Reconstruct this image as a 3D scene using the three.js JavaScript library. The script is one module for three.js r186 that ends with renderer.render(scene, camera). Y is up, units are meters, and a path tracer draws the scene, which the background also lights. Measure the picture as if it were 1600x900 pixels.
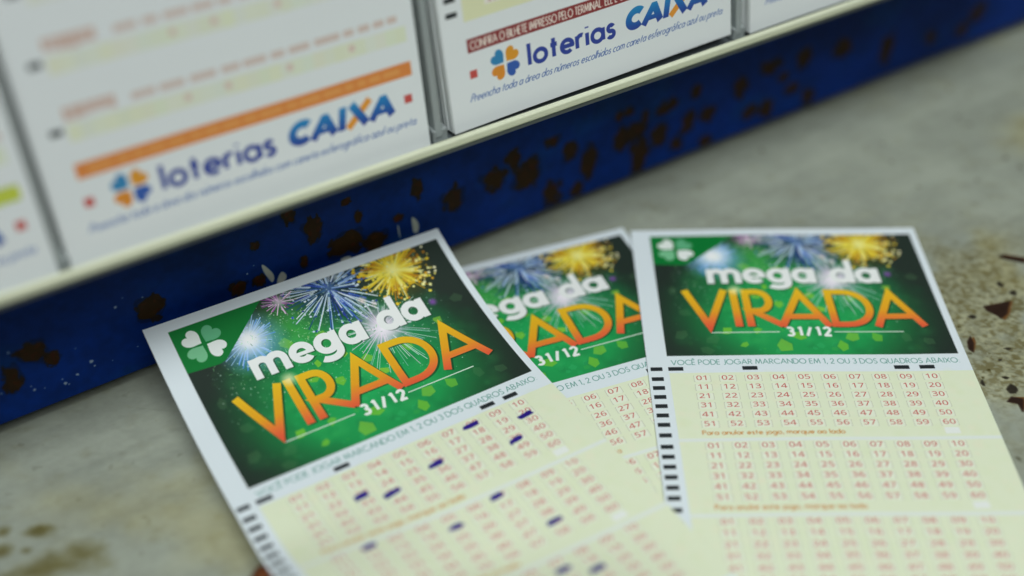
import * as THREE from 'three';
import { MarchingCubes } from 'three/addons/objects/MarchingCubes.js';
import { mergeGeometries, mergeVertices } from 'three/addons/utils/BufferGeometryUtils.js';
import { RoundedBoxGeometry } from 'three/addons/geometries/RoundedBoxGeometry.js';
import { RectAreaLightUniformsLib } from 'three/addons/lights/RectAreaLightUniformsLib.js';

// ---------------------------------------------------------------- camera, light, exposure
const MM = 0.001;
const scene = new THREE.Scene();
const camera = new THREE.PerspectiveCamera(26.86, 16 / 9, 0.01, 20);
camera.position.set(0, 0.2128, 0);
camera.rotation.set(-0.6912, 0, -0.0251, 'XYZ');
camera.focus = 0.302;
camera.userData.fStop = 3.5;

RectAreaLightUniformsLib.init();
const renderer = new THREE.WebGLRenderer({ antialias: true });
renderer.toneMapping = THREE.LinearToneMapping;
renderer.toneMappingExposure = 1.18;
renderer.shadowMap.enabled = true;
scene.background = new THREE.Color(0, 0, 0);

function tag(o, label, category, group, kind) {
  if (label) o.userData.label = label;
  if (category) o.userData.category = category;
  if (group) o.userData.group = group;
  if (kind) o.userData.kind = kind;
  return o;
}
function mesh(name, geometry, material, parent = scene) {
  const m = new THREE.Mesh(geometry, material);
  m.name = name; m.castShadow = true; m.receiveShadow = true;
  parent.add(m);
  return m;
}

// ceiling fittings of the shop: flat white diffuser panels, out of the frame above
function ceilingPanel(name, [x, y, z], w, d, power, label) {
  const g = new THREE.Group(); g.name = name; g.position.set(x, y, z); scene.add(g);
  tag(g, label, 'ceiling light', 'ceiling light panels above the counter');
  const white = new THREE.MeshStandardMaterial({ color: 0xd8d8d4, roughness: 0.6 });
  const frame = mesh('frame', new THREE.BoxGeometry(w + 0.06, 0.05, d + 0.06), white, g);
  frame.position.y = 0.04;
  const glow = new THREE.MeshStandardMaterial({ color: 0xffffff, emissive: new THREE.Color(0.93, 1, 0.98), emissiveIntensity: 1.0 });
  const diff = mesh('diffuser', new THREE.BoxGeometry(w, 0.008, d), glow, g);
  diff.position.y = 0.008;
  const l = new THREE.RectAreaLight(new THREE.Color(0.94, 1.0, 0.99), power, w, d);
  l.name = 'panel_light'; l.position.y = -0.004; l.rotation.x = -Math.PI / 2;
  g.add(l);
}
ceilingPanel('ceiling_panel', [0.26, 1.5, 0.36], 1.1, 0.6, 7.6, 'white ceiling light panel above the rack side of the counter');
ceilingPanel('ceiling_panel_001', [0.2, 1.45, 1.3], 1.3, 0.6, 3.4, 'white ceiling light panel behind the viewer');

// ---------------------------------------------------------------- helpers
let seed = 20231;
function rnd() { seed = (seed * 1664525 + 1013904223) >>> 0; return seed / 4294967296; }
const rr = (a, b) => a + (b - a) * rnd();
const TAB = new Float32Array(65536);
for (let i = 0; i < 65536; i++) TAB[i] = rnd();
function vnoise(x, y) {
  const xi = Math.floor(x), yi = Math.floor(y); let fx = x - xi, fy = y - yi;
  fx = fx * fx * (3 - 2 * fx); fy = fy * fy * (3 - 2 * fy);
  const h = (a, b) => TAB[((a & 255) << 8) | (b & 255)];
  const a = h(xi, yi), b = h(xi + 1, yi), c = h(xi, yi + 1), d = h(xi + 1, yi + 1);
  return a + (b - a) * fx + (c - a) * fy + (a - b - c + d) * fx * fy;
}
function fbm(x, y, o) { let s = 0, a = 0.5, t = 0; for (let i = 0; i < o; i++) { s += a * vnoise(x + i * 17.3, y + i * 9.1); t += a; a *= 0.5; x *= 2.03; y *= 2.03; } return s / t; }
const ss = (a, b, x) => { const t = Math.min(1, Math.max(0, (x - a) / (b - a))); return t * t * (3 - 2 * t); };
function canvas(w, h) { const c = document.createElement('canvas'); c.width = w; c.height = h; return c; }
function colourTexture(c) {
  const t = new THREE.CanvasTexture(c);
  t.colorSpace = THREE.SRGBColorSpace; t.anisotropy = 8;
  return t;
}

// geometric sans drawn with strokes; y up, capital height 1
const GLYPH = {
  A: [0.84, 'M0 0L.42 1L.84 0M.15 .33L.69 .33'], B: [0.52, 'M0 0L0 1L.24 1O.24 .76 .24 .24 90 -90L0 .52M.24 .52O.26 .26 .26 .26 90 -90L0 0'],
  C: [0.82, 'O.5 .5 .5 .5 42 318'], D: [0.74, 'M0 0L0 1L.25 1O.25 .5 .5 .5 90 -90L0 0'], E: [0.46, 'M.46 0L0 0L0 1L.46 1M0 .53L.44 .53'],
  F: [0.44, 'M0 0L0 1L.44 1M0 .53L.42 .53'], G: [0.94, 'O.5 .5 .5 .5 42 360M1 .47L.55 .47'], H: [0.64, 'M0 0L0 1M.64 0L.64 1M0 .53L.64 .53'], I: [0.04, 'M.02 0L.02 1'],
  J: [0.28, 'M.28 1L.28 .15O.12 .15 .16 .2 0 -120'], L: [0.42, 'M0 1L0 0L.42 0'], M: [0.94, 'M0 0L.16 1L.47 .12L.78 1L.94 0'], N: [0.72, 'M0 0L0 1L.72 0L.72 1'],
  O: [1.0, 'O.5 .5 .5 .5 0 360'], P: [0.5, 'M0 0L0 1L.22 1O.22 .74 .27 .26 90 -90L0 .48'], Q: [1.02, 'O.5 .5 .5 .5 0 360M.62 .34L1 -.04'], R: [0.54, 'M0 0L0 1L.22 1O.22 .74 .27 .26 90 -90L0 .48M.2 .48L.54 0'],
  S: [0.48, 'O.26 .75 .22 .24 30 270O.24 .26 .25 .26 90 -150'], T: [0.5, 'M.25 0L.25 1M0 1L.5 1'], U: [0.62, 'M0 1L0 .3O.31 .31 .31 .31 180 360L.62 1'], V: [0.78, 'M0 1L.39 0L.78 1'], X: [0.68, 'M0 0L.68 1M0 1L.68 0'],
  'Ê': [0.46, 'M.46 0L0 0L0 1L.46 1M0 .53L.44 .53M.06 1.12L.23 1.3L.4 1.12'], 'É': [0.46, 'M.46 0L0 0L0 1L.46 1M0 .53L.44 .53M.16 1.12L.36 1.3'], 'Ú': [0.62, 'M0 1L0 .3O.31 .31 .31 .31 180 360L.62 1M.25 1.12L.45 1.3'],
  1: [0.22, 'M0 .86L.2 1L.2 0'], 2: [0.5, 'O.25 .74 .24 .26 170 -35L0 0L.52 0'], 3: [0.5, 'O.24 .75 .22 .24 150 -90L.2 .52M.22 .52O.23 .26 .26 .27 90 -150'], '/': [0.42, 'M0 -.06L.42 1.04'],
  ',': [0.1, 'M.1 .1L.02 -.16'], '.': [0.1, 'M.04 0L.06 .05'], ':': [0.1, 'M.04 0L.06 .05M.04 .5L.06 .55'], ' ': [0.18, ''],
  a: [0.6, 'O.29 .3 .29 .3 0 360M.6 .62L.6 0'], b: [0.6, 'M0 1.05L0 0M.02 .3O.31 .3 .29 .3 180 540'], c: [0.46, 'O.29 .3 .29 .3 50 310'], d: [0.6, 'O.29 .3 .29 .3 0 360M.6 1.05L.6 0'], e: [0.58, 'M.02 .3L.57 .3O.29 .3 .29 .3 0 310'],
  f: [0.3, 'M.12 0L.12 .8O.3 .82 .18 .22 180 80M0 .6L.3 .6'], g: [0.6, 'O.29 .3 .29 .3 0 360M.6 .62L.6 -.08O.32 -.1 .28 .26 0 -150'], h: [0.48, 'M0 0L0 1.05M0 .36O.24 .36 .24 .26 180 0L.48 0'], i: [0.06, 'M.03 0L.03 .62M.03 .86L.03 .93'],
  j: [0.1, 'M.08 .62L.08 -.14O-.04 -.14 .12 .14 0 -90M.08 .86L.08 .93'], l: [0.06, 'M.03 0L.03 1.05'], m: [0.82, 'M0 0L0 .62M0 .38O.2 .38 .2 .24 180 0L.4 0M.41 .38O.61 .38 .2 .24 180 0L.82 0'], n: [0.48, 'M0 0L0 .62M0 .36O.24 .36 .24 .26 180 0L.48 0'],
  o: [0.6, 'O.3 .3 .3 .3 0 360'], p: [0.6, 'M0 .62L0 -.4M.02 .3O.31 .3 .29 .3 180 540'], q: [0.6, 'O.29 .3 .29 .3 0 360M.6 .62L.6 -.4'], r: [0.28, 'M0 0L0 .62M0 .34O.22 .36 .22 .25 180 65'], s: [0.36, 'O.19 .45 .15 .15 25 260O.18 .15 .17 .16 90 -150'],
  t: [0.34, 'M.16 0L.16 .92M0 .6L.34 .6'], u: [0.48, 'M0 .62L0 .25O.24 .25 .24 .26 180 360L.48 .62'], z: [0.4, 'M0 .6L.4 .6L0 0L.42 0'],
  'á': [0.6, 'O.29 .3 .29 .3 0 360M.6 .62L.6 0M.28 .74L.44 .94'], 'ú': [0.48, 'M0 .62L0 .25O.24 .25 .24 .26 180 360L.48 .62M.2 .74L.36 .94'],
};
function tracePath(ctx, d) {
  const tok = d.match(/[MLO]|-?\.?\d+\.?\d*/g) || []; let i = 0, pen = false;
  const num = () => parseFloat(tok[i++]);
  ctx.beginPath();
  while (i < tok.length) {
    const c = tok[i++];
    if (c === 'M') { ctx.moveTo(num(), num()); pen = true; }
    else if (c === 'L') { ctx.lineTo(num(), num()); }
    else {
      const cx = num(), cy = num(), rx = num(), ry = num(), a = num() * Math.PI / 180, b = num() * Math.PI / 180;
      if (!pen) ctx.moveTo(cx + rx * Math.cos(a), cy + ry * Math.sin(a));
      ctx.ellipse(cx, cy, rx, ry, 0, a, b, b < a); pen = true;
    }
  }
}
function textWidth(str, gap) { let w = 0; for (const ch of str) w += (GLYPH[ch] || GLYPH[' '])[0] + gap; return w - gap; }
// writes str from x on the baseline y (canvas units), fitted to width
function write(ctx, str, x, y, cap, width, weight, colour, { slant = 0, gap = 0.22, cap2 = 'butt' } = {}) {
  const sx = width / textWidth(str, gap); let at = 0;
  for (const ch of str) {
    const g = GLYPH[ch] || GLYPH[' '];
    ctx.save();
    ctx.transform(sx, 0, 0, 1, x + at * sx, y);
    ctx.transform(1, 0, slant * cap / -sx * 1, 1, 0, 0);
    ctx.transform(1, 0, 0, -cap, 0, 0);
    tracePath(ctx, g[1]);
    ctx.restore();
    ctx.lineWidth = weight; ctx.strokeStyle = colour; ctx.lineCap = cap2; ctx.lineJoin = 'round'; ctx.stroke();
    at += g[0] + gap;
  }
}
function heart(ctx, x, y, s, ang, colour) {   // tip at the clover's middle side
  ctx.save(); ctx.translate(x, y); ctx.rotate(ang); ctx.scale(s, s);
  ctx.beginPath(); ctx.moveTo(0, 0.62);
  ctx.bezierCurveTo(-0.25, 0.35, -0.62, 0.2, -0.62, -0.18); ctx.bezierCurveTo(-0.62, -0.6, -0.12, -0.68, 0, -0.34);
  ctx.bezierCurveTo(0.12, -0.68, 0.62, -0.6, 0.62, -0.18); ctx.bezierCurveTo(0.62, 0.2, 0.25, 0.35, 0, 0.62);
  ctx.fillStyle = colour; ctx.fill(); ctx.restore();
}
function blob(ctx, x, y, rx, ry, colour, rough = 0.25, n = 22) {
  ctx.beginPath(); const ph = rnd() * 9;
  for (let i = 0; i < n; i++) {
    const a = i / n * Math.PI * 2, k = 1 + rough * (fbm(ph + Math.cos(a) * 1.6 + 5, Math.sin(a) * 1.6 + ph, 3) - 0.5) * 3;
    ctx.lineTo(x + Math.cos(a) * rx * k, y + Math.sin(a) * ry * k);
  }
  ctx.closePath(); ctx.fillStyle = colour; ctx.fill();
}
const rgba = (r, g, b, a = 1) => `rgba(${r | 0},${g | 0},${b | 0},${a})`;

// ---------------------------------------------------------------- print of the loose slips (82 mm wide, 12.9 px per mm)
const SW = 82, SH = 152, K = 12.9;
const ROW1 = 61.4, ROWP = 3.175, GRID = 23.07, COL1 = 13.4, COLP = 6.4;
function streakBurst(c, x, y, n, r0, r1, cols, w0, w1, dash = 0) {
  for (let i = 0; i < n; i++) {
    const a = rnd() * Math.PI * 2, e = rr(r0 + (r1 - r0) * 0.35, r1), b = rr(r0, r0 + (r1 - r0) * 0.4);
    c.strokeStyle = cols[(rnd() * cols.length) | 0]; c.lineWidth = rr(w0, w1); c.lineCap = 'round';
    c.beginPath(); c.moveTo(x + Math.cos(a) * b, y + Math.sin(a) * b);
    c.lineTo(x + Math.cos(a) * e, y + Math.sin(a) * e + (e * e) * 0.006); c.stroke();
    if (dash) { c.fillStyle = cols[(rnd() * cols.length) | 0]; c.beginPath(); c.arc(x + Math.cos(a) * (e + rr(0, dash)), y + Math.sin(a) * (e + rr(0, dash)), rr(w0, w1) * 0.9, 0, 7); c.fill(); }
  }
}
function softDot(c, x, y, r, col, a) {
  const g = c.createRadialGradient(x, y, 0, x, y, r);
  g.addColorStop(0, rgba(...col, a)); g.addColorStop(0.35, rgba(...col, a * 0.75)); g.addColorStop(1, rgba(...col, 0));
  c.fillStyle = g; c.fillRect(x - r, y - r, 2 * r, 2 * r);
}
function slipPicture(c) {   // printed artwork, in millimetres of the slip
  const L = 5.3, R = 80.1, T = 2.9, B = 53;
  c.save(); c.beginPath(); c.rect(L, T, R - L, B - T); c.clip();
  c.fillStyle = '#27332c'; c.fillRect(L, T, R - L, B - T);
  c.save(); c.translate(42, 38); c.scale(1.22, 1);
  const g = c.createRadialGradient(0, 0, 2, 0, 0, 33);
  g.addColorStop(0, '#25ab5c'); g.addColorStop(0.45, '#20974f'); g.addColorStop(0.7, 'rgba(33,104,58,.85)'); g.addColorStop(1, 'rgba(36,60,44,0)');
  c.fillStyle = g; c.fillRect(-60, -60, 120, 120); c.restore();
  softDot(c, 34, 13, 13, [70, 190, 80], 0.75); softDot(c, 20, 22, 11, [30, 120, 66], 0.5); softDot(c, 60, 26, 13, [40, 140, 90], 0.5);
  for (let i = 0; i < 150; i++) { const x = rr(8, 77), y = rr(12, 53), f = Math.exp(-((x - 42) ** 2) / 800); softDot(c, x, y, rr(1, 3.4), rnd() < 0.5 ? [24, 110, 62] : [70, 190, 100], 0.3 * f); }
  // lime confetti petals
  const petal = (x, y, q, col, al) => {
    c.save(); c.translate(x, y); c.rotate(rr(-1.5, 1.5)); c.globalAlpha = al; c.fillStyle = col; c.beginPath();
    c.moveTo(-q * rr(0.5, 0.8), q * rr(-0.2, 0.3)); c.lineTo(-q * rr(0, 0.3), -q * rr(0.4, 0.6)); c.lineTo(q * rr(0.5, 0.7), -q * rr(0.1, 0.4)); c.lineTo(q * rr(0.3, 0.6), q * rr(0.3, 0.5)); c.lineTo(-q * rr(0.1, 0.3), q * rr(0.4, 0.6)); c.closePath(); c.fill(); c.restore();
  };
  for (let i = 0; i < 260; i++) { const x = rr(10, 74), y = rr(6, 53), f = Math.exp(-((x - 40) ** 2) / 420); petal(x, y, rr(0.5, 1.9), ['#1c8a4a', '#2fae62', '#58b84a', '#167a44', '#3fbf74'][i % 5], 0.32 * f); }
  for (const [x, y, q] of [[40.5, 45.8, 3.3], [36.2, 49.9, 3.8], [37.3, 33.1, 2.6], [45.8, 38.4, 3], [31.9, 29.4, 2.8], [22.1, 43.7, 2.6], [30, 43.6, 2.2], [54.3, 46.3, 3.2], [51.3, 49.8, 3.2], [60.8, 46.5, 3], [46.5, 29.5, 2.6], [57, 30.5, 2.6], [30, 17, 3], [39, 18.6, 2.6], [68, 26.5, 2.2], [26, 49, 2], [34.5, 26, 2], [48, 35, 2.4], [41.5, 25.6, 2.2], [58, 40, 2]]) petal(x, y, q, rnd() < 0.5 ? '#7cc53a' : '#93cc3e', rr(0.6, 0.9));
  for (const [x, y, q] of [[12, 36, 3], [10, 45, 3.4], [18, 47, 3.2], [68.6, 46.4, 2.8], [73, 40, 3], [9.5, 27, 2.6], [14, 31, 2.4], [16, 51, 2.6], [74, 48, 3], [71, 33, 2.6], [76, 22, 2.6]]) petal(x, y, q, '#5c8b5a', 0.26);
  // fireworks
  softDot(c, 47, 7, 13, [24, 52, 74], 0.8);
  streakBurst(c, 46.7, 6.3, 150, 0.6, 13.5, ['#e8f1fa', '#9fc0ea', '#3c62c8', '#c9dcf2', '#2a3f9a', '#1d4f78', '#d5e6f0'], 0.1, 0.42, 1.2);
  softDot(c, 46.7, 6, 3, [120, 160, 235], 0.6);
  streakBurst(c, 33.4, 5.2, 40, 0.3, 5, ['#e2a9dd', '#b060b4', '#f3d7ee', '#8b3d90'], 0.12, 0.34);
  softDot(c, 33.4, 5, 2.2, [245, 215, 240], 0.9);
  softDot(c, 65, 8, 11, [120, 104, 20], 0.7);
  streakBurst(c, 64.7, 7.6, 150, 0.5, 9.5, ['#f0dd4e', '#d9ae20', '#f6f0a0', '#b77b12', '#e7c52f'], 0.2, 0.65, 2.2);
  softDot(c, 64.7, 7.6, 6.4, [240, 222, 70], 0.95); softDot(c, 64.7, 7.4, 3, [252, 246, 170], 0.8);
  for (let i = 0; i < 22; i++) { c.fillStyle = ['#f3e37a', '#e2a92a', '#f7efc0'][i % 3]; const a = rr(-0.5, 1), r = rr(7.5, 12); c.beginPath(); c.arc(64.7 + Math.cos(a) * r, 7.6 + Math.sin(a) * r * 0.9, rr(0.18, 0.5), 0, 7); c.fill(); }
  streakBurst(c, 22, 12.6, 60, 1, 8.5, ['#e9f3ff', '#86b9f0', '#bfe0ff', '#4c8ad8'], 0.12, 0.36);
  softDot(c, 22.6, 13.6, 10, [120, 180, 245], 0.95); softDot(c, 22.3, 12.4, 6.2, [252, 253, 255], 1); softDot(c, 22.3, 12.4, 3, [255, 255, 255], 1);
  streakBurst(c, 54, 22.8, 90, 1, 14, ['#d8eadf', '#a9d3bf', '#e7d5ec', '#86bfae', '#c8e4da'], 0.08, 0.22);
  softDot(c, 54, 22.4, 8, [232, 186, 232], 0.85); softDot(c, 54, 23, 5, [255, 248, 255], 1);
  softDot(c, 69.6, 20.7, 1.5, [150, 80, 190], 0.85);
  softDot(c, 53, 13, 1.6, [250, 225, 215], 0.8); softDot(c, 55.5, 15, 1.2, [250, 225, 215], 0.7); softDot(c, 50, 3.8, 1.6, [220, 232, 236], 0.7);
  for (let i = 0; i < 1300; i++) { c.fillStyle = rgba(rr(180, 235), rr(225, 245), rr(190, 225), rr(0.15, 0.75)); const x = rr(9, 72), y = 4 + Math.abs(rr(-1, 1) + rr(-1, 1)) * 20; c.beginPath(); c.arc(x, y, rr(0.05, 0.2), 0, 7); c.fill(); }
  for (let i = 0; i < 500; i++) { const x = 38 + (rr(-1, 1) + rr(-1, 1)) * 14, y = rr(9, 24), a = rr(0, 3.1), l = rr(0.2, 0.8); c.strokeStyle = ['#bfe6c4', '#8fd08a', '#d9e9a0', '#2c7d4c', '#1d5c3c', '#a8d8d0'][i % 6]; c.globalAlpha = rr(0.25, 0.7); c.lineWidth = rr(0.08, 0.22); c.beginPath(); c.moveTo(x, y); c.lineTo(x + Math.cos(a) * l, y + Math.sin(a) * l); c.stroke(); }
  c.globalAlpha = 1;
  // green corner with the pale clover
  c.beginPath(); c.moveTo(L, T); c.lineTo(29.3, T); c.lineTo(15.6, 15.2); c.quadraticCurveTo(14.4, 16.2, 12.5, 16.1); c.lineTo(L, 15.6); c.closePath(); c.fillStyle = '#0b7a34'; c.fill();
  for (const [dx, dy, col] of [[-1, -1, '#e9efe9'], [1, -1, '#62b283'], [-1, 1, '#7cc393'], [1, 1, '#eef2ee']]) heart(c, 12.1 + dx * 2.25, 9.2 + dy * 2.05, 3.95, Math.atan2(dx, -dy) , col);
  // mega da
  const white = (off, colr) => {
    c.save(); c.translate(off + 0.4, off); c.strokeStyle = colr; c.lineCap = 'butt'; c.lineWidth = 1.95;
    const bowl = (x) => { c.beginPath(); c.ellipse(x, 21.2, 2.2, 2.3, 0, 0, 7); c.stroke(); };
    const bar = (x, a, b) => { c.beginPath(); c.moveTo(x, a); c.lineTo(x, b); c.stroke(); };
    bar(20, 18.1, 24.3); c.beginPath(); c.moveTo(20, 20.8); c.bezierCurveTo(20, 18.3, 23.8, 18.3, 23.8, 20.8); c.lineTo(23.8, 24.3); c.moveTo(23.8, 20.8); c.bezierCurveTo(23.8, 18.3, 27.6, 18.3, 27.6, 20.8); c.lineTo(27.6, 24.3); c.stroke();
    c.beginPath(); c.ellipse(32.1, 21.2, 2.25, 2.3, 0, 0.75, 6.28); c.stroke(); c.lineWidth = 1.1; c.beginPath(); c.moveTo(30, 21.5); c.lineTo(35.2, 21.5); c.stroke(); c.lineWidth = 1.95;
    bowl(38.7); c.beginPath(); c.moveTo(41.3, 18.1); c.lineTo(41.3, 23.6); c.bezierCurveTo(41.3, 26.6, 37.4, 26.4, 36.2, 25.4); c.stroke();
    bowl(45.6); bar(48.2, 18.1, 24.3); bowl(56.2); bar(58.9, 14.4, 24.3); bowl(63.2); bar(65.9, 18.1, 24.3);
    c.restore();
  };
  white(0.32, 'rgba(20,50,34,.55)'); white(0, '#f1f2f0');
  // VIRADA
  const gold = c.createLinearGradient(0, 27, 0, 42.6);
  gold.addColorStop(0, '#eec024'); gold.addColorStop(0.55, '#eda524'); gold.addColorStop(0.8, '#ee7a3a'); gold.addColorStop(1, '#ea5a3c');
  const big = (off, st) => {
    c.save(); c.translate(off + 0.35, off); c.strokeStyle = st; c.lineWidth = 2.05; c.lineCap = 'butt'; c.lineJoin = 'miter'; c.miterLimit = 3;
    const p = (...a) => { c.beginPath(); c.moveTo(a[0], a[1]); for (let i = 2; i < a.length; i += 2) c.lineTo(a[i], a[i + 1]); c.stroke(); };
    p(12.2, 27.0, 17.5, 41.6, 22.9, 27.0); p(25.3, 27.0, 25.3, 42);
    c.beginPath(); c.moveTo(28.5, 42); c.lineTo(28.5, 28); c.lineTo(31, 28); c.bezierCurveTo(35.6, 28, 35.6, 35.8, 31, 35.8); c.lineTo(29.6, 35.8); c.lineTo(36.9, 41.7); c.stroke();
    p(36.6, 42.2, 42.9, 28.6, 49.2, 42.2); p(38.6, 38.2, 47.2, 38.2);
    c.beginPath(); c.moveTo(50.9, 28.1); c.lineTo(50.9, 41.3); c.lineTo(54, 41.3); c.bezierCurveTo(63.4, 41.3, 63.4, 28.1, 54, 28.1); c.closePath(); c.stroke();
    p(61.9, 42.3, 67.6, 28.8, 74.2, 42.3); p(63.7, 38.2, 72, 38.2);
    c.restore();
  };
  big(0.4, 'rgba(18,52,30,.6)'); big(0, gold);
  softDot(c, 26.4, 27.2, 2.6, [255, 248, 190], 0.85);
  c.fillStyle = '#dcebdc'; c.fillRect(18, 44.1, 17.8, 0.32); c.fillRect(50.1, 44.1, 18.3, 0.32);
  write(c, '31/12', 37.9, 45.7, 3.1, 11.2, 0.84, '#f0f4ee', { gap: 0.46 });
  c.restore();
}
function slipTexture(marked) {
  const cv = canvas(Math.round(SW * K), Math.round(SH * K)), c = cv.getContext('2d');
  seed = 777; c.scale(K, K);
  c.fillStyle = '#e2eaef'; c.fillRect(0, 0, SW, SH);
  slipPicture(c);
  write(c, 'VOCÊ PODE JOGAR MARCANDO EM 1, 2 OU 3 DOS QUADROS ABAIXO:', 6.2, 56.3, 1.75, 73.4, 0.2, '#5f9a8e', { gap: 0.2 });
  c.fillStyle = '#262b2e';
  for (const u of [5.2, 24, 62.5, 68.9]) c.fillRect(u, 57.1, 3.8, 1.35);
  for (let g = 0; g < 3; g++) {
    const y0 = ROW1 + g * GRID;
    c.fillStyle = '#e6eccf'; c.fillRect(5.3, y0 - 2.1, SW - 5.3, 22.6);
    for (let i = 0; i < 260; i++) softDot(c, rr(5.3, SW), y0 + rr(-2, 20), rr(0.6, 2.2), rnd() < 0.5 ? [222, 232, 190] : [240, 232, 205], 0.2);
    if (g) { c.fillStyle = '#e6ece4'; c.fillRect(5.3, y0 - 2.6, SW - 5.3, 1.1); }
    c.fillStyle = '#262b2e';
    for (let k = (g ? 1 : 0); k < 8; k++) c.fillRect(0.7, k === 0 ? 57.1 : y0 + (k - 1) * ROWP + (k === 7 ? 0 : -0.3) - 0.4, 3.0, 1.35);
    c.textAlign = 'center'; c.textBaseline = 'middle'; c.font = '2.3px sans-serif';
    for (let r = 0; r < 6; r++) for (let k = 0; k < 10; k++) {
      const x = COL1 + k * COLP, y = y0 + r * ROWP;
      c.fillStyle = '#ebefda'; c.fillRect(x - 2.1, y - 1.15, 4.2, 2.3);
      c.strokeStyle = '#c3c3ae'; c.lineWidth = 0.13;
      for (const s of [-1, 1]) { c.beginPath(); c.moveTo(x + s * 1.85, y - 1.05); c.lineTo(x + s * 2.1, y - 1.05); c.lineTo(x + s * 2.1, y + 1.05); c.lineTo(x + s * 1.85, y + 1.05); c.stroke(); }
      c.fillStyle = '#c4524e'; c.save(); c.translate(x, y + 0.05); c.scale(1.28, 1); c.fillText(String(r * 10 + k + 1).padStart(2, '0'), 0, 0); c.restore();
    }
    write(c, 'Para anular este jogo, marque ao lado', 11.2, y0 + 19.3, 1.35, 34, 0.26, '#cf9150', { gap: 0.2 });
    c.fillStyle = '#edf0ea'; c.fillRect(69.2, y0 + 17.5, 3.6, 2.1);
  }
  c.fillStyle = '#7fae8e'; c.fillRect(5.3, 131, SW - 5.3, 3.4);
  c.fillStyle = '#dfe4e0'; for (let i = 0; i < 5; i++) c.fillRect(8, 137 + i * 2.6, 66, 1);
  if (marked) {
    const ink = (x, y) => {                                       // ballpoint scribble, each one a little different
      c.save(); c.translate(x, y); c.rotate(rr(-0.22, 0.06));
      const w = rr(1.45, 2.05), h = rr(0.72, 1.0), turns = 3 + ((rnd() * 4) | 0);
      c.strokeStyle = '#24137e'; c.lineCap = 'round'; c.lineJoin = 'round'; c.lineWidth = rr(0.4, 0.58);
      c.beginPath(); c.moveTo(-w, rr(0, h));
      for (let k = 0; k < turns * 2; k++) c.quadraticCurveTo(rr(-0.4, 0.4), (k % 2 ? 1 : -1) * h * rr(0.5, 1.2), (k % 2 ? -1 : 1) * w * rr(0.72, 1.05), h * rr(-0.7, 0.6));
      c.stroke();
      c.globalAlpha = 0.85; c.beginPath(); c.ellipse(rr(-0.2, 0.2), 0, w * 0.8, h * 0.62, 0, 0, 7); c.fillStyle = '#2a1a88'; if (rnd() < 0.85) c.fill();
      c.restore(); c.globalAlpha = 1;
    };
    for (const [x, y] of [[57.6, 61.6], [70.4, 65.4], [64.2, 71.2], [44.6, 68.2], [25.8, 68.2], [32, 71.1], [20.2, 84], [51.2, 84.3], [39.1, 87.2], [58.3, 96.8], [51.7, 110.2], [57.7, 113.6]]) ink(x, y);
  }
  return colourTexture(cv);
}
// paper grain, shared
const grainTex = (() => {
  const n = 256, d = new Uint8Array(n * n * 4);
  for (let y = 0; y < n; y++) for (let x = 0; x < n; x++) { const v = 128 + (fbm(x / 7, y / 7, 3) - 0.5) * 160 + (TAB[(x * 131 + y * 977) & 65535] - 0.5) * 40, i = (y * n + x) * 4; d[i] = d[i + 1] = d[i + 2] = v; d[i + 3] = 255; }
  const t = new THREE.DataTexture(d, n, n); t.wrapS = t.wrapT = THREE.RepeatWrapping; t.magFilter = THREE.LinearFilter; t.repeat.set(5, 9); t.needsUpdate = true; return t;
})();
const slipMat = (map) => new THREE.MeshPhysicalMaterial({ map, roughness: 0.5, bumpMap: grainTex, bumpScale: 0.00002, specularIntensity: 0.55 });
const paperWhite = new THREE.MeshStandardMaterial({ color: 0xe6eaea, roughness: 0.75 });

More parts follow.
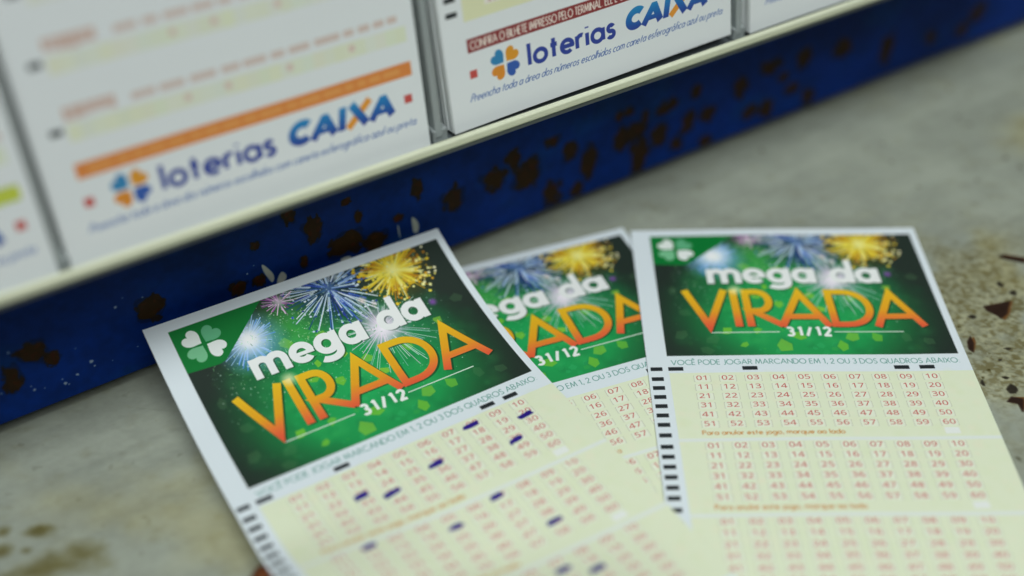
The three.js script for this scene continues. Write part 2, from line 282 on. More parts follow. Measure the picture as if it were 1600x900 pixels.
// ---------------------------------------------------------------- worktop
const CX0 = -330, CX1 = 370, CZ0 = -500, CZ1 = 60;
function counterMaterial() {
  const w = 2048, h = 1638, cv = canvas(w, h), c = cv.getContext('2d'), im = c.createImageData(w, h), bump = new Uint8Array(w * h * 4);
  for (let j = 0; j < h; j++) for (let i = 0; i < w; i++) {
    const x = CX0 + i / w * (CX1 - CX0), z = CZ0 + j / h * (CZ1 - CZ0);
    const big = fbm(x / 60 + 3, z / 45 + 8, 4) - 0.5, mid = fbm(x / 9 + 40, z / 6 + 2, 4) - 0.5, fine = fbm(x / 1.6, z / 1.2 + 60, 3) - 0.5;
    const streak = fbm((x * 0.85 - z * 0.52) / 26 + 9, (x * 0.52 + z * 0.85) / 2.4 + 30, 3) - 0.5;
    // worn, gritty paint at the right of the slips
    const wear = ss(45, 12, Math.hypot((x - 128) * 0.9, (z + 236) * 0.75)) * ss(0.32, 0.62, fbm(x / 14 + 70, z / 12 + 4, 3) + 0.08);
    let k = 1 + big * 0.16 + mid * 0.13 + fine * 0.07 + streak * 0.09;
    let r = 152 * k, g = 157 * k, b = 144 * k;
    const yel = ss(0.5, 0.75, fbm(x / 35 + 120, z / 30 + 77, 4)); r += 6 * yel; b -= 16 * yel;
    const grit = fbm(x / 1.15 + 200, z / 0.95 + 31, 3);
    const pit = wear * ss(0.5, 0.66, grit), fleck = wear * ss(0.44, 0.3, grit);
    r += -24 * pit + 20 * fleck; g += -30 * pit + 19 * fleck; b += -38 * pit + 15 * fleck;
    r -= 6 * wear; g -= 11 * wear; b -= 24 * wear;
    // brown-olive stains at the lower left
    let s = 0;
    for (const [sx, sz, ax, az] of STAIN) s = Math.max(s, 1 - Math.hypot((x - sx) / ax, (z - sz) / az) * 0.5);
    s = 0.85 * ss(0.02, 1.0, s + (fbm(x / 4.5 + 11, z / 3.2 + 5, 4) - 0.5) * 0.8);
    r -= 58 * s; g -= 70 * s; b -= 98 * s;
    const speck = ss(0.84, 0.9, fbm(x / 2.6 + 330, z / 2.6 + 90, 2)); const sp = speck * (x > 60 ? 1 : 0.25); r -= 50 * sp; g -= 54 * sp; b -= 58 * sp;
    const o = (j * w + i) * 4; im.data[o] = r; im.data[o + 1] = g; im.data[o + 2] = b; im.data[o + 3] = 255;
    const hgt = 150 + mid * 70 + fine * 60 + streak * 30 - pit * 70 + fleck * 20; bump[o] = bump[o + 1] = bump[o + 2] = Math.max(0, Math.min(255, hgt)); bump[o + 3] = 255;
  }
  c.putImageData(im, 0, 0);
  const X = (x) => (x - CX0) / (CX1 - CX0) * w, Z = (z) => (z - CZ0) / (CZ1 - CZ0) * h;
  seed = 99;
  for (const q of CHIPS) {          // places where the paint has come off, rust at the rim
    for (const [dx, col] of [[2.2, '#6e4824'], [0, '#2c1b12']]) {
      c.beginPath(); q.forEach(([x, z]) => c.lineTo(X(x) + dx + rr(-1, 1), Z(z) + rr(-1, 1))); c.closePath(); c.fillStyle = col; c.fill();
    }
  }
  for (const [x, z, a, b] of SPOTS) blob(c, X(x), Z(z), a * 3, b * 3, '#2f2a20', 0.4);
  for (let i = 0; i < 60; i++) blob(c, X(rr(100, 260)), Z(rr(-300, -120)), rr(0.5, 1.5), rr(0.4, 1.0), rgba(84, 74, 52, rr(0.3, 0.7)), 0.5, 9);
  for (let i = 0; i < 45; i++) { c.strokeStyle = rgba(120, 118, 100, rr(0.1, 0.25)); c.lineWidth = rr(0.6, 1.4); const x = X(rr(-200, 200)), z = Z(rr(-330, -130)), l = rr(8, 40), a = rr(-0.5, 0.3); c.beginPath(); c.moveTo(x, z); c.lineTo(x + Math.cos(a) * l, z + Math.sin(a) * l); c.stroke(); }
  const bt = new THREE.DataTexture(bump, w, h); bt.magFilter = THREE.LinearFilter; bt.flipY = true; bt.needsUpdate = true;
  return new THREE.MeshPhysicalMaterial({ map: colourTexture(cv), bumpMap: bt, bumpScale: 0.0003, roughness: 0.58, specularIntensity: 0.5 });
}
const CHIPS = [[[137.5, -266.0], [138.9, -266.6], [144.4, -264.9], [143.5, -262.3], [141.4, -263.1], [138.2, -264.5]], [[126.2, -244.3], [129.4, -245.6], [134.2, -246.3], [132.6, -243.0], [131.7, -241.3], [129.7, -239.0], [128.7, -240.6], [126.7, -242.5]], [[120.7, -208.8], [122.7, -210.1], [125.1, -209.8], [124.2, -205.4], [123.3, -205.1], [123.4, -207.6], [122.1, -208.2]], [[117.7, -230.8], [119.5, -232.8], [119.5, -230.3], [118.1, -226.7], [117.5, -227.5]]];
const SPOTS = [[134.0, -253.5, 0.7, 1.2], [136.2, -249.8, 0.9, 1.0], [123.4, -217.0, 0.7, 0.5], [124.1, -223.5, 0.5, 0.3], [127.5, -227.6, 0.9, 0.4], [117.0, -215.4, 0.5, 1.0], [122.1, -240.4, 1.1, 0.7], [123.6, -212.8, 1.2, 1.7]];
const STAIN = [[-95.9, -168.8, 4.2, 3.0], [-99.5, -166.6, 7.0, 2.7], [-104.5, -164.5, 5.6, 3.0], [-107.8, -176.0, 2.8, 1.5], [-114.3, -170.5, 1.9, 1.5], [-109.1, -170.4, 1.2, 0.9], [-116.0, -176.0, 1.4, 1.2]];
{
  const cw = (CX1 - CX0) * MM, cd = (CZ1 - CZ0) * MM;
  const side = new THREE.MeshStandardMaterial({ color: 0xa3a391, roughness: 0.7 });
  const top = counterMaterial();
  const m = mesh('counter', new THREE.BoxGeometry(cw, 0.03, cd), [side, side, top, side, side, side]);
  m.position.set((CX0 + CX1) / 2 * MM, -0.015, (CZ0 + CZ1) / 2 * MM);
  tag(m, 'worn cream painted counter top with stains and chipped paint', 'counter', null, 'structure');
}

// ---------------------------------------------------------------- slip rack: local x along the rack, y up, z to the front
const RM = 0.000981, RA = 0.55143, RO = new THREE.Vector3(0, 0.0040, -0.2806), TILT = -0.0088, LEAN = 8 * Math.PI / 180, S0 = -235, S1 = 235, PH = 33.3, PT = 50.5, TH = 54;
// the tray with the slips overhangs the blue base by 26 mm
const UM = 0.000873, UO = new THREE.Vector3(0, 0.02697, -0.24973);
const rack = new THREE.Group(); rack.name = 'slip_rack'; rack.position.copy(RO); rack.rotation.y = RA; scene.add(rack);
tag(rack, 'blue painted metal slip rack with rust spots standing on the counter', 'rack');
{
  const top = (s) => PH + Math.tan(TILT) * s, panelTop = (s) => PT + Math.tan(TILT) * s;
  // front panel texture
  const w = 2048, h = 256, cv = canvas(w, h), c = cv.getContext('2d'), im = c.createImageData(w, h);
  for (let j = 0; j < h; j++) for (let i = 0; i < w; i++) {
    const s = S0 + i / w * (S1 - S0), y = (1 - j / h) * TH, k = 1 + (fbm(s / 22, y / 12 + 3, 4) - 0.5) * 0.5 + (fbm(s / 2, y / 2 + 50, 3) - 0.5) * 0.22, o = (j * w + i) * 4;
    const dust = ss(0.5, 0.8, fbm(s / 18 + 90, y / 9 + 12, 4));
    im.data[o] = 1 * k; im.data[o + 1] = 42 * k + 8 * dust; im.data[o + 2] = 116 * k; im.data[o + 3] = 255;
  }
  c.putImageData(im, 0, 0);
  const bc = canvas(w, h), b = bc.getContext('2d'); b.fillStyle = '#909090'; b.fillRect(0, 0, w, h);
  const X = (s) => (s - S0) / (S1 - S0) * w, Y = (y) => (1 - y / TH) * h, kx = w / (S1 - S0), ky = h / TH;
  seed = 4242;
  const RUST = [[-29.4, 25.2, 1.6, 3.3], [-18.2, 17.2, 3.2, 3.9], [-4.9, 18.6, 3.6, 3.7], [5.8, 16.0, 4.0, 4.5], [1.5, 23.1, 2.4, 3.0], [8.3, 19.0, 2.0, 2.4], [14.8, 24.0, 2.5, 1.9], [21.2, 18.5, 2.5, 3.3], [27.8, 12.3, 3.1, 5.3], [14.6, 6.0, 3.1, 4.2], [23.7, 3.9, 2.2, 2.6], [38.8, 24.1, 1.4, 1.8], [42.5, 24.5, 1.7, 1.5], [43.9, 16.9, 5.4, 2.7], [39.4, 15.8, 2.4, 4.1], [46.9, 7.1, 3.0, 6.3], [54.4, 12.3, 3.1, 4.3], [55.7, 20.9, 2.5, 2.1], [59.1, 22.0, 1.7, 2.3], [65.9, 12.9, 2.6, 3.9], [61.4, 6.5, 2.3, 2.4], [73.5, 13.0, 3.0, 2.9], [68.2, 23.0, 2.0, 2.3], [86.4, 18.3, 2.5, 3.6], [48.5, 20.7, 1.2, 2.3], [73.6, 3.1, 2.7, 2.1], [98.1, 21.7, 4.2, 2.7], [112.9, 20.5, 2.6, 3.7], [130.2, 18.6, 3.8, 3.5], [104.7, 16.1, 2.2, 1.9], [109.1, 10.5, 3.0, 1.9], [117.2, 4.9, 3.0, 3.3], [98.7, 6.2, 2.9, 3.8], [91.7, 8.0, 2.8, 2.5], [152.0, 11.9, 2.9, 5.9], [196.6, 12.2, 4.1, 3.1], [189.8, 7.9, 2.7, 2.7], [174.0, 9.5, 2.6, 2.7], [-66.8, 31.5, 1.9, 2.9], [-60.6, 24.0, 2.4, 3.7], [-50.7, 29.0, 1.2, 1.2], [-47.6, 22.8, 1.1, 1.8], [-35.9, 17.8, 1.4, 1.3], [-52.2, 15.9, 4.6, 3.6], [-43.4, 12.7, 3.4, 3.2], [-77.0, 25.8, 1.2, 1.2], [-64.6, 15.1, 1.1, 1.8], [-106.1, 18.9, 3.4, 3.6], [-83.3, 14.6, 2.2, 2.2], [-77.5, 14.6, 1.7, 2.0], [-135.6, 18.8, 3.2, 3.0], [-131.7, 14.7, 1.8, 2.2], [-141.8, 13.0, 2.0, 3.9]];
  for (const [s, y, a, e] of RUST) {
    blob(c, X(s), Y(y), a * kx * 1.12, e * ky * 1.1, 'rgba(16,20,34,.4)', 0.45);
    blob(c, X(s), Y(y), a * kx * 0.92, e * ky * 0.9, '#30200f', 0.36);
    for (let i = 0; i < 7; i++) { const t = rr(0, 6.28), q = rr(0.75, 1.2); blob(c, X(s + Math.cos(t) * a * q), Y(y + Math.sin(t) * e * q), a * kx * rr(0.12, 0.4), e * ky * rr(0.12, 0.4), 'rgba(44,28,16,.85)', 0.5, 12); }
    blob(b, X(s), Y(y), a * kx * 0.98, e * ky * 0.95, '#505050', 0.3);
    for (let i = 0; i < 9; i++) blob(c, X(s + rr(-0.7, 0.7) * a), Y(y + rr(-0.7, 0.7) * e), rr(1, 4), rr(1, 4), rgba(rr(44, 76), rr(24, 38), 12, 0.6), 0.5, 10);
  }
  c.fillStyle = '#b4b7ae';
  for (const q of [[[-76.2, 19.7], [-74.8, 17.7], [-73.0, 14.2], [-74.1, 11.7], [-75.3, 14.7], [-76.2, 17.3]], [[-70.9, 14.9], [-69.8, 12.8], [-70.5, 11.2], [-73.4, 10.8], [-72.2, 13.9]], [[-32.0, 17.0], [-29.7, 13.6], [-30.2, 10.4], [-31.8, 10.5], [-32.0, 13.4]], [[-54.4, 11.7], [-51.3, 11.4], [-51.0, 10.2], [-54.4, 10.0]], [[-36.1, 15.7], [-35.8, 10.6], [-36.2, 10.7], [-36.6, 15.3]]]) { c.beginPath(); q.forEach(([s, y], i) => { const [s2, y2] = q[(i + 1) % q.length], mx = (X(s) + X(s2)) / 2, my = (Y(y) + Y(y2)) / 2; if (!i) c.moveTo((X(s) + X(q[q.length - 1][0])) / 2, (Y(y) + Y(q[q.length - 1][1])) / 2); c.quadraticCurveTo(X(s), Y(y), mx, my); }); c.closePath(); c.fill(); }
  for (const [s, y, q] of [[-114.2, 22.7, 0.34], [-112.0, 24.7, 0.17], [-107.3, 22.7, 0.21], [-123.4, 9.4, 0.51], [-123.0, 7.7, 0.26], [-127.5, 7.1, 0.43], [-130.8, 5.8, 0.43], [-131.2, 7.4, 0.21], [-130.1, 5.1, 0.21], [-138.1, 7.5, 0.34], [-138.5, 8.9, 0.21], [-135.7, 6.8, 0.17], [-126.0, 15.1, 0.17], [-118.5, 7.2, 0.17], [-111.7, 8.5, 0.17], [-145.3, 10.1, 0.26], [-140.6, 21.1, 0.26], [-80.3, 18.0, 0.26], [-78.2, 19.8, 0.17]]) blob(c, X(s), Y(y), q * kx, q * ky, 'rgba(170,182,196,.9)', 0.4, 10);
  const bt = new THREE.CanvasTexture(bc);
  const blue = new THREE.MeshPhysicalMaterial({ map: colourTexture(cv), bumpMap: bt, bumpScale: 0.0004, roughness: 0.5, specularIntensity: 0.22 });
  // panel: a bent sheet, sloping top edge, folded under at the foot
  const shape = (pts) => { const s = new THREE.Shape(); pts.forEach(([x, y], i) => (i ? s.lineTo(x * RM, y * RM) : s.moveTo(x * RM, y * RM))); return s; };
  const pg = new THREE.ExtrudeGeometry(shape([[S0, 1.2], [S1, 1.2], [S1, panelTop(S1)], [S0, panelTop(S0)]]), { depth: 1.6 * RM, bevelEnabled: true, bevelSize: 0.4 * RM, bevelThickness: 0.4 * RM, bevelSegments: 3 });
  pg.translate(0, 0, -2.0 * RM);
  const pos = pg.attributes.position, uv = pg.attributes.uv;
  for (let i = 0; i < pos.count; i++) uv.setXY(i, (pos.getX(i) / RM - S0) / (S1 - S0), pos.getY(i) / RM / TH);
  mesh('front_panel', pg, blue, rack);
  const foot = new THREE.MeshStandardMaterial({ color: 0x0a2350, roughness: 0.5 });
const fl = mesh('base_plate', new THREE.BoxGeometry((S1 - S0 - 4) * RM, 1.0 * RM, 36 * RM), foot, rack); fl.position.set(0, 2.2 * RM, -21.5 * RM);
  const rubber = new THREE.MeshStandardMaterial({ color: 0x1b1b1b, roughness: 0.8 });
  for (const s of [-200, -70, 70, 200]) { const f = mesh('foot', new THREE.CylinderGeometry(6 * RM, 7 * RM, 5.6 * RM, 24), rubber, rack); f.position.set(s * RM, -1.2 * RM, -28 * RM); }
  // cream trim along the top of the panel, and the shelf behind it
  const cream = new THREE.MeshPhysicalMaterial({ color: 0xe0e3c8, roughness: 0.4, bumpMap: grainTex, bumpScale: 0.00006 });
  for (const s of [S0 + 3, S1 - 3]) { const e = mesh('side_panel', new THREE.BoxGeometry(2 * RM, 44 * RM, 36 * RM), foot, rack); e.position.set(s * RM, 25 * RM, -20.6 * RM); }
  const tray = new THREE.Group(); tray.name = 'tray'; rack.add(tray);
  tray.position.copy(UO).sub(RO).applyAxisAngle(new THREE.Vector3(0, 1, 0), -RA);
  const lip = mesh('edge_trim', new RoundedBoxGeometry((S1 - S0) * UM, 2.5 * UM, 2.0 * UM, 3, 0.6 * UM), cream, tray);
  lip.position.set(0, (PH + 1.55) * UM, -0.5 * UM); lip.rotation.z = TILT;
  const shelfM = new THREE.MeshStandardMaterial({ color: 0x5d6468, roughness: 0.6 });
  const shelf = mesh('shelf', new THREE.BoxGeometry((S1 - S0) * UM, 1.2 * UM, 74 * UM), shelfM, tray);
  shelf.position.set(0, (PH - 0.8) * UM, -37.5 * UM); shelf.rotation.z = TILT;
  const back = mesh('back_board', new THREE.BoxGeometry((S1 - S0) * UM, 190 * UM, 2 * UM), foot, tray);
  back.position.set(0, (PH + 88) * UM, (-26 - 88 * Math.tan(LEAN)) * UM); back.rotation.set(-LEAN, 0, TILT);
  const acrylic = new THREE.MeshPhysicalMaterial({ color: 0xcfd6d6, roughness: 0.22, transmission: 0.55, thickness: 0, specularIntensity: 0.8 });
  for (const s of [-122.0, -18.7, 87.6, 190.5]) {
    const d = mesh('divider', new RoundedBoxGeometry(2.2 * UM, 130 * UM, 19 * UM, 2, 0.4 * UM), acrylic, tray);
    d.position.set(s * UM, (top(s) + 65) * UM, (-13.5 - 65 * Math.tan(LEAN)) * UM); d.rotation.set(-LEAN, 0, TILT);
    const ft = mesh('divider_foot', new RoundedBoxGeometry(4.6 * UM, 4 * UM, 17 * UM, 2, 0.6 * UM), acrylic, tray);
    ft.position.set(s * UM, (top(s) + 2.1) * UM, -13 * UM); ft.rotation.z = TILT;
  }
}

// ---------------------------------------------------------------- slips standing in the rack (98 mm wide)
const RW = 98, RH = 112, RK = 10;
function rackPrint(kind) {
  const cv = canvas(RW * RK, RH * RK), c = cv.getContext('2d'); seed = 31 + kind * 7;
  c.scale(RK, RK); c.fillStyle = '#e6eaec'; c.fillRect(0, 0, RW, RH);
  const V = (y) => RH - y;                                     // heights above the lower edge
  const bar = ['#b9c832', '#e08a48', '#8d3a3c', '#3f7fa8'][kind];
  if (kind === 2) {
    c.fillStyle = '#e4e5bd'; c.fillRect(7.2, 0, 88, V(30.2));
    c.fillStyle = '#262b2e'; for (let i = 0; i < 18; i++) c.fillRect(2, V(33.7 + i * 4.1), 3.4, 1.4);
    c.fillStyle = '#efe9df'; for (let k = 0; k < 9; k++) for (let r = 0; r < 12; r++) c.fillRect(14 + k * 8.6, V(36 + r * 5.2), 5, 2.8);
    c.fillStyle = '#c9a59a'; for (let k = 0; k < 9; k++) for (let r = 0; r < 12; r++) { c.fillRect(15.2 + k * 8.6, V(35.6 + r * 5.2), 1, 1.9); c.fillRect(16.8 + k * 8.6, V(35.6 + r * 5.2), 1, 1.9); }
  } else {
    c.fillStyle = '#262b2e'; for (let i = 0; i < 6; i++) c.fillRect(4.2, V(34.5 + i * 16.2), 3.0, 1.5);
    for (let i = 0; i < 5; i++) {                                // printed rows of small type, too soft to read
      const y = 37.5 + i * 16.2;
      c.fillStyle = '#d4b9ae'; for (let x = 8.2; x < 20;) { const l = rr(1.2, 2.6); c.fillRect(x, V(y + 1.6), l, rr(2.6, 3.6)); x += l + rr(0.05, 0.3); }
            c.fillStyle = '#d6c2b9'; for (let x = 24; x < 94;) { const l = rr(2.5, 7); c.fillRect(x, V(y + 0.6), l, 1.7); x += l + rr(0.8, 1.4); }
      for (let x = 8.2; x < 95; x += 2.9) { c.fillStyle = rgba(rr(224, 229), rr(229, 233), rr(205, 220)); c.fillRect(x, V(y - 2.6), 2.95, 4.2); }
      c.fillStyle = '#dcc4ba'; for (const x of [36, 46, 62, 79]) c.fillRect(x, V(y - 3.6), 1.6, 1.6);
    }
  }
  c.fillStyle = bar; c.fillRect(7.2, V(25.3), 88.2, 3.9);
  if (kind === 2) { c.save(); write(c, 'CONFIRA O BILHETE IMPRESSO PELO TERMINAL. ELE É O ÚNICO COMPROVANTE DA APOSTA.', 8.2, V(22.2), 2.2, 86, 0.34, '#eadcd2', { gap: 0.2 }); c.restore(); }
  else { c.fillStyle = kind === 1 ? '#e59d58' : '#cfd860'; for (let x = 10; x < 92;) { const l = rr(2, 6); c.fillRect(x, V(24.1), l, 1.5); x += l + rr(0.7, 1.2); } }
  c.fillStyle = '#c8554f'; c.fillRect(7.0, V(16.4), 2.3, 2.3); c.fillRect(92.2, V(16.4), 2.3, 2.3);
  for (const [dx, dy, col] of [[-1, -1, '#3a86b8'], [1, -1, '#e09a35'], [-1, 1, '#e08f35'], [1, 1, '#3a5fae']]) heart(c, 18.3 + dx * 2.05, V(15.4) + dy * 1.9, 3.6, Math.atan2(dx, -dy), col);
  write(c, 'loterias', 25.9, V(12.4), 5.9, 28.8, 1.26, '#35479a', { gap: 0.24 });
  // CAIXA: heavy, slanted, blue shading into violet-blue in print, orange stroke through the X
  const bl = c.createLinearGradient(0, V(18.6), 0, V(12.2)); bl.addColorStop(0, '#2c8cc4'); bl.addColorStop(0.55, '#2a68b0'); bl.addColorStop(1, '#34489a');
  c.save(); c.transform(1, 0, -0.2, 1, V(12.4) * 0.2, 0); c.lineCap = 'butt'; c.lineJoin = 'miter'; c.strokeStyle = bl; c.lineWidth = 2.15;
  const b = V(12.4), t = V(18.6), P = (...a) => { c.beginPath(); c.moveTo(a[0], a[1]); for (let i = 2; i < a.length; i += 2) c.lineTo(a[i], a[i + 1]); c.stroke(); };
  c.beginPath(); c.ellipse(62.0, (b + t) / 2, 2.6, 2.3, 0, 0.8, 5.5); c.stroke();
  c.lineJoin = 'bevel'; P(65.2, b, 68.3, t + 0.75, 71.4, b); c.lineWidth = 1.4; P(66.6, b - 1.7, 70.6, b - 1.7); c.lineWidth = 2.1;
  P(73.4, b, 73.4, t); c.strokeStyle = '#e79a3c'; P(75.2, b, 81.2, t); c.strokeStyle = bl; P(75.8, t, 80.6, b);
  P(82.0, b, 85.1, t + 0.75, 88.2, b); c.lineWidth = 1.4; P(83.4, b - 1.7, 87.4, b - 1.7);
  c.restore();
  write(c, 'Preencha toda a área dos números escolhidos com caneta esferográfica azul ou preta.', 6.2, V(7.6), 2.1, 88.6, 0.25, '#5570b0', { slant: 0.2, gap: 0.2 });
  return colourTexture(cv);
}
const blockGeo = (() => {                                         // the slips behind the front one, edges a little uneven
  const gs = []; seed = 5;
  for (let i = 0; i < 16; i++) { const g = new THREE.BoxGeometry(RW * UM, RH * UM, 0.55 * UM); g.translate((RW / 2 + rr(-0.35, 0.35)) * UM, (RH / 2 + rr(-0.1, 0.5)) * UM, (-0.55 - i * 0.62) * UM); gs.push(g); }
  return mergeGeometries(gs);
})();
function slipStack(name, s, lift, kind, turn, label) {
  const g = new THREE.Group(); g.name = name; scene.add(g);
  tag(g, label, 'slip stack', 'stacks of printed slips in the rack');
  const m = new THREE.Matrix4().makeTranslation(UO.x, UO.y, UO.z).multiply(new THREE.Matrix4().makeRotationY(RA))
    .multiply(new THREE.Matrix4().makeTranslation(s * UM, (PH + Math.tan(TILT) * s + lift) * UM, -4.0 * UM)).multiply(new THREE.Matrix4().makeRotationZ(TILT + turn)).multiply(new THREE.Matrix4().makeRotationX(-LEAN));
  m.decompose(g.position, g.quaternion, g.scale);
  // front slip: slightly bowed sheet with thickness
  const geo = sheet((u, v) => new THREE.Vector3(u, RH - v, 0.25 + 0.5 * Math.sin(u / RW * Math.PI) * ss(0, 60, RH - v) + 0.12 * Math.sin(u * 0.11 + kind)), RW, RH, 24, 24, 0.16, UM);
  mesh('front_slip', geo, [slipMat(rackPrint(kind)), paperWhite], g);
  mesh('slip_block', blockGeo, paperWhite, g);
  return g;
}
// closed thin sheet from a surface function of millimetres; two material groups: printed face, then back and edges
function sheet(fn, W, H, nu, nv, thick, unit = MM) {
  const P = [], UVs = [], I0 = [], I1 = [], id = (i, j) => j * (nu + 1) + i, N = (nu + 1) * (nv + 1);
  const at = (u, v) => fn(Math.min(W, Math.max(0, u)), Math.min(H, Math.max(0, v)));
  const front = [], back = [];
  for (let j = 0; j <= nv; j++) for (let i = 0; i <= nu; i++) {
    const u = i / nu * W, v = j / nv * H, e = 0.05, p = fn(u, v);
    const n = at(u, v + e).sub(at(u, v - e)).cross(at(u + e, v).sub(at(u - e, v))).normalize();
    front.push(p.clone().multiplyScalar(unit)); back.push(p.clone().addScaledVector(n, -thick).multiplyScalar(unit));
  }
  for (const q of [front, back]) for (let k = 0; k < N; k++) { P.push(q[k].x, q[k].y, q[k].z); UVs.push((k % (nu + 1)) / nu, 1 - Math.floor(k / (nu + 1)) / nv); }
  for (let j = 0; j < nv; j++) for (let i = 0; i < nu; i++) { const a = id(i, j), b = id(i + 1, j), c = id(i, j + 1), d = id(i + 1, j + 1); I0.push(a, c, b, b, c, d); I1.push(a + N, b + N, c + N, b + N, d + N, c + N); }
  const rim = []; for (let i = 0; i < nu; i++) rim.push([i, 0]); for (let j = 0; j < nv; j++) rim.push([nu, j]); for (let i = nu; i > 0; i--) rim.push([i, nv]); for (let j = nv; j > 0; j--) rim.push([0, j]);
  let base = 2 * N;
  rim.forEach(([i, j], k) => {
    const [i2, j2] = rim[(k + 1) % rim.length];
    for (const v of [front[id(i, j)], front[id(i2, j2)], back[id(i, j)], back[id(i2, j2)]]) { P.push(v.x, v.y, v.z); UVs.push(0.01, 0.99); }
    I1.push(base, base + 1, base + 2, base + 1, base + 3, base + 2); base += 4;
  });
  const g = new THREE.BufferGeometry();
  g.setAttribute('position', new THREE.Float32BufferAttribute(P, 3)); g.setAttribute('uv', new THREE.Float32BufferAttribute(UVs, 2));
  g.setIndex([...I0, ...I1]); g.addGroup(0, I0.length, 0); g.addGroup(I0.length, I1.length, 1);
  g.computeVertexNormals();
  return g;
}
slipStack('slip_stack', -221.6, 0.2, 0, 0, 'stack of slips with lime green bar, cut by the left picture edge');
slipStack('slip_stack_001', -120.4, 0.6, 1, 0, 'stack of slips with orange bar in the rack, left of the dark red one');
slipStack('slip_stack_002', -14.8, 1.5, 2, 0.02, 'stack of slips with dark red bar and sharp blue lettering');
slipStack('slip_stack_003', 91.0, 1.4, 3, 0.004, 'stack of slips at the rack right end, only its lower left corner visible');

// ---------------------------------------------------------------- loose slips on the counter and in the hand
const plain = slipTexture(false), marked = slipTexture(true);
const bend = (v, kt, kb, vb = 58) => { const d = v - vb, k = (d < 0 ? kt : kb) + 1e-9; return [vb + Math.sin(k * d) / k, (1 - Math.cos(k * d)) / k]; };
{
  const mid = mesh('betting_slip', sheet((u, v) => { const [z, y] = bend(v, 0, 0); return new THREE.Vector3(u, y + 0.1 * Math.sin(v * 0.05), z); }, SW, SH, 20, 40, 0.12), [slipMat(plain), paperWhite]);
  mid.position.set(-44.5 * MM, 0.4 * MM, -255.8 * MM); mid.rotation.y = 0.3409;
  tag(mid, 'unmarked green slip lying between and under the two other slips', 'betting slip', 'loose slips with fireworks picture');
  const right = mesh('betting_slip_001', sheet((u, v) => { const [z, y] = bend(v, 0.00031, 0); return new THREE.Vector3(u, y - 0.55 * ss(30, 70, u) + 0.08 * Math.sin(v * 0.06 + u * 0.03), z); }, SW, SH, 24, 48, 0.12), [slipMat(plain), paperWhite]);
  right.position.set(34.8 * MM, 0.95 * MM, -280.1 * MM); right.rotation.y = -0.0144;
  tag(right, 'unmarked green slip lying flat on the counter at the right', 'betting slip', 'loose slips with fireworks picture');
  const lift = (u, v) => 8.0 * ss(68, 100, v) * (1 - ss(0, 46, u)) + 26 * ss(96, 152, v) * (1 - ss(18, 84, u));
  const left = mesh('betting_slip_002', sheet((u, v) => { const [z, y] = bend(v, 0.00771, -0.00038); return new THREE.Vector3(u, y + lift(u, v), z); }, SW, SH, 32, 64, 0.12), [slipMat(marked), paperWhite]);
  left.position.set(-91.49 * MM, 6.35 * MM, -222.6 * MM);
  left.quaternion.setFromRotationMatrix(new THREE.Matrix4().makeRotationZ(-0.0335).multiply(new THREE.Matrix4().makeRotationY(0.5342)).multiply(new THREE.Matrix4().makeRotationX(-0.0458)));
  tag(left, 'green slip with blue pen marks held above the others at the left', 'betting slip', 'loose slips with fireworks picture');
}

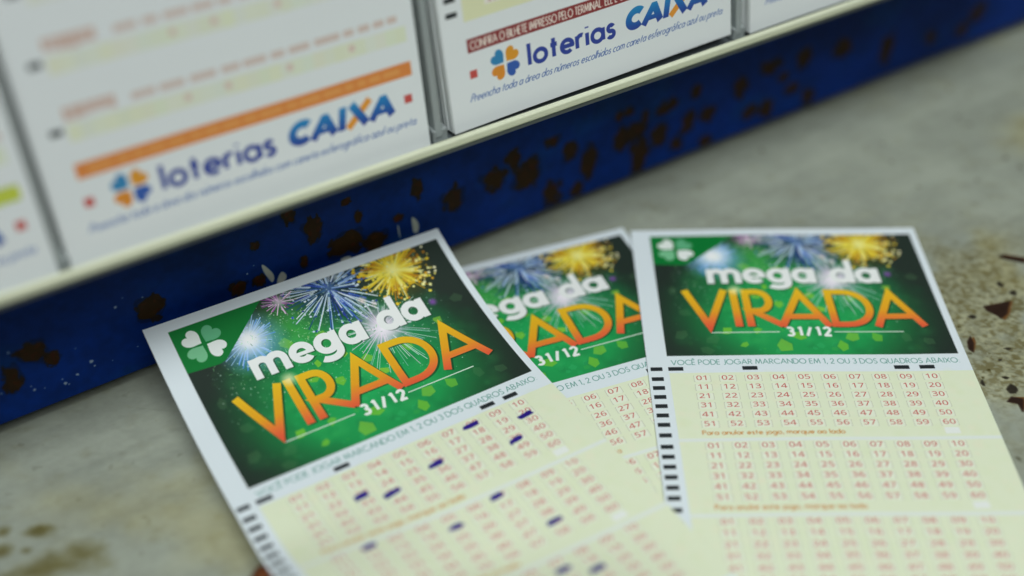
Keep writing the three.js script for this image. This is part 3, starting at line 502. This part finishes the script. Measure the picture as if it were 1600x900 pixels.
// ---------------------------------------------------------------- the hand that holds the marked slip from below (only a fingertip shows)
{
  // joints in millimetres: [x, y, z, radius]
  const bones = [];
  const chain = (...j) => { for (let i = 0; i + 1 < j.length; i++) bones.push([...j[i], ...j[i + 1]]); };
  chain([-52.6, 4.7, -156.2, 4.6], [-46, 5.6, -138, 5.9], [-42, 9.0, -112, 8.0], [-42, 13, -80, 10]);            // index, under the slip's edge
  chain([-66, 8, -132, 6.8], [-68, 17, -120, 7.8], [-64, 17, -98, 8.6], [-58, 14, -72, 10]);                     // middle, curled on the counter
  chain([-80, 8, -118, 6.6], [-84, 17, -106, 7.6], [-80, 18, -84, 8.4], [-73, 14, -64, 9.6]);                    // ring
  chain([-92, 7.5, -100, 5.8], [-97, 14.5, -88, 6.6], [-94, 15, -72, 7.2], [-86, 13, -54, 8.8]);                 // little
  chain([-27, 43, -92, 7.2], [-21, 41, -74, 8.4], [-19, 30, -48, 10], [-34, 17, -22, 12]);                       // thumb, above the slip
  chain([-42, 13, -80, 10], [-44, 15, -30, 14], [-52, 18, 2, 17]);
  chain([-58, 14, -72, 11], [-56, 15, -28, 14], [-52, 18, 2, 17]);
  chain([-73, 14, -64, 10.5], [-66, 15, -24, 14], [-58, 18, 2, 17]);
  chain([-86, 13, -54, 9.5], [-76, 15, -20, 13], [-64, 18, 4, 16]);
  chain([-56, 19, 4, 18], [-52, 30, 70, 24], [-48, 42, 150, 33]);
  const res = 104, C = new THREE.Vector3(-55, 22, -10), H = 172;
  const mc = new MarchingCubes(res, new THREE.MeshBasicMaterial(), false, false, 200000);
  mc.isolation = 0;
  const smin = (a, b, k) => { const h = Math.max(k - Math.abs(a - b), 0) / k; return Math.min(a, b) - h * h * k * 0.25; };
  for (let k = 0; k < res; k++) for (let j = 0; j < res; j++) for (let i = 0; i < res; i++) {
    const x = C.x + (i - res / 2) / (res / 2) * H, y = C.y + (j - res / 2) / (res / 2) * H, z = C.z + (k - res / 2) / (res / 2) * H;
    let d = 60;
    if (y > -20 && y < 90) for (const [ax, ay, az, ar, bx, by, bz, br] of bones) {
      const dx = bx - ax, dy = by - ay, dz = bz - az, t = Math.min(1, Math.max(0, ((x - ax) * dx + (y - ay) * dy + (z - az) * dz) / (dx * dx + dy * dy + dz * dz)));
      d = smin(d, Math.hypot(x - ax - dx * t, y - ay - dy * t, z - az - dz * t) - (ar + (br - ar) * t), 4);
    }
    mc.field[k * res * res + j * res + i] = -d;
  }
  mc.update();
  const n = mc.count, src = mc.positionArray, out = new Float32Array(n * 3);
  for (let i = 0; i < n; i++) { out[i * 3] = (C.x + src[i * 3] * H) * MM; out[i * 3 + 1] = Math.max(0.2, C.y + src[i * 3 + 1] * H) * MM; out[i * 3 + 2] = (C.z + src[i * 3 + 2] * H) * MM; }
  let g = new THREE.BufferGeometry(); g.setAttribute('position', new THREE.BufferAttribute(out, 3));
  g = mergeVertices(g, 1e-6); g.computeVertexNormals();
  const skin = new THREE.MeshPhysicalMaterial({ color: 0x6e3d20, roughness: 0.55, specularIntensity: 0.5 });
  const hand = new THREE.Group(); hand.name = 'hand'; scene.add(hand);
  mesh('skin', g, skin, hand);
  const nail = new THREE.MeshPhysicalMaterial({ color: 0xc08a72, roughness: 0.3 });
  const ng = new THREE.SphereGeometry(1, 20, 14); ng.scale(3.8 * MM, 0.7 * MM, 5 * MM);
  const nm = mesh('nail', ng, nail, hand); nm.position.set(-26 * MM, 50.2 * MM, -89 * MM); nm.rotation.y = -0.35;
  tag(hand, 'brown fingertip of a hand under the marked slip at the lower edge', 'hand');
}
renderer.render(scene, camera);
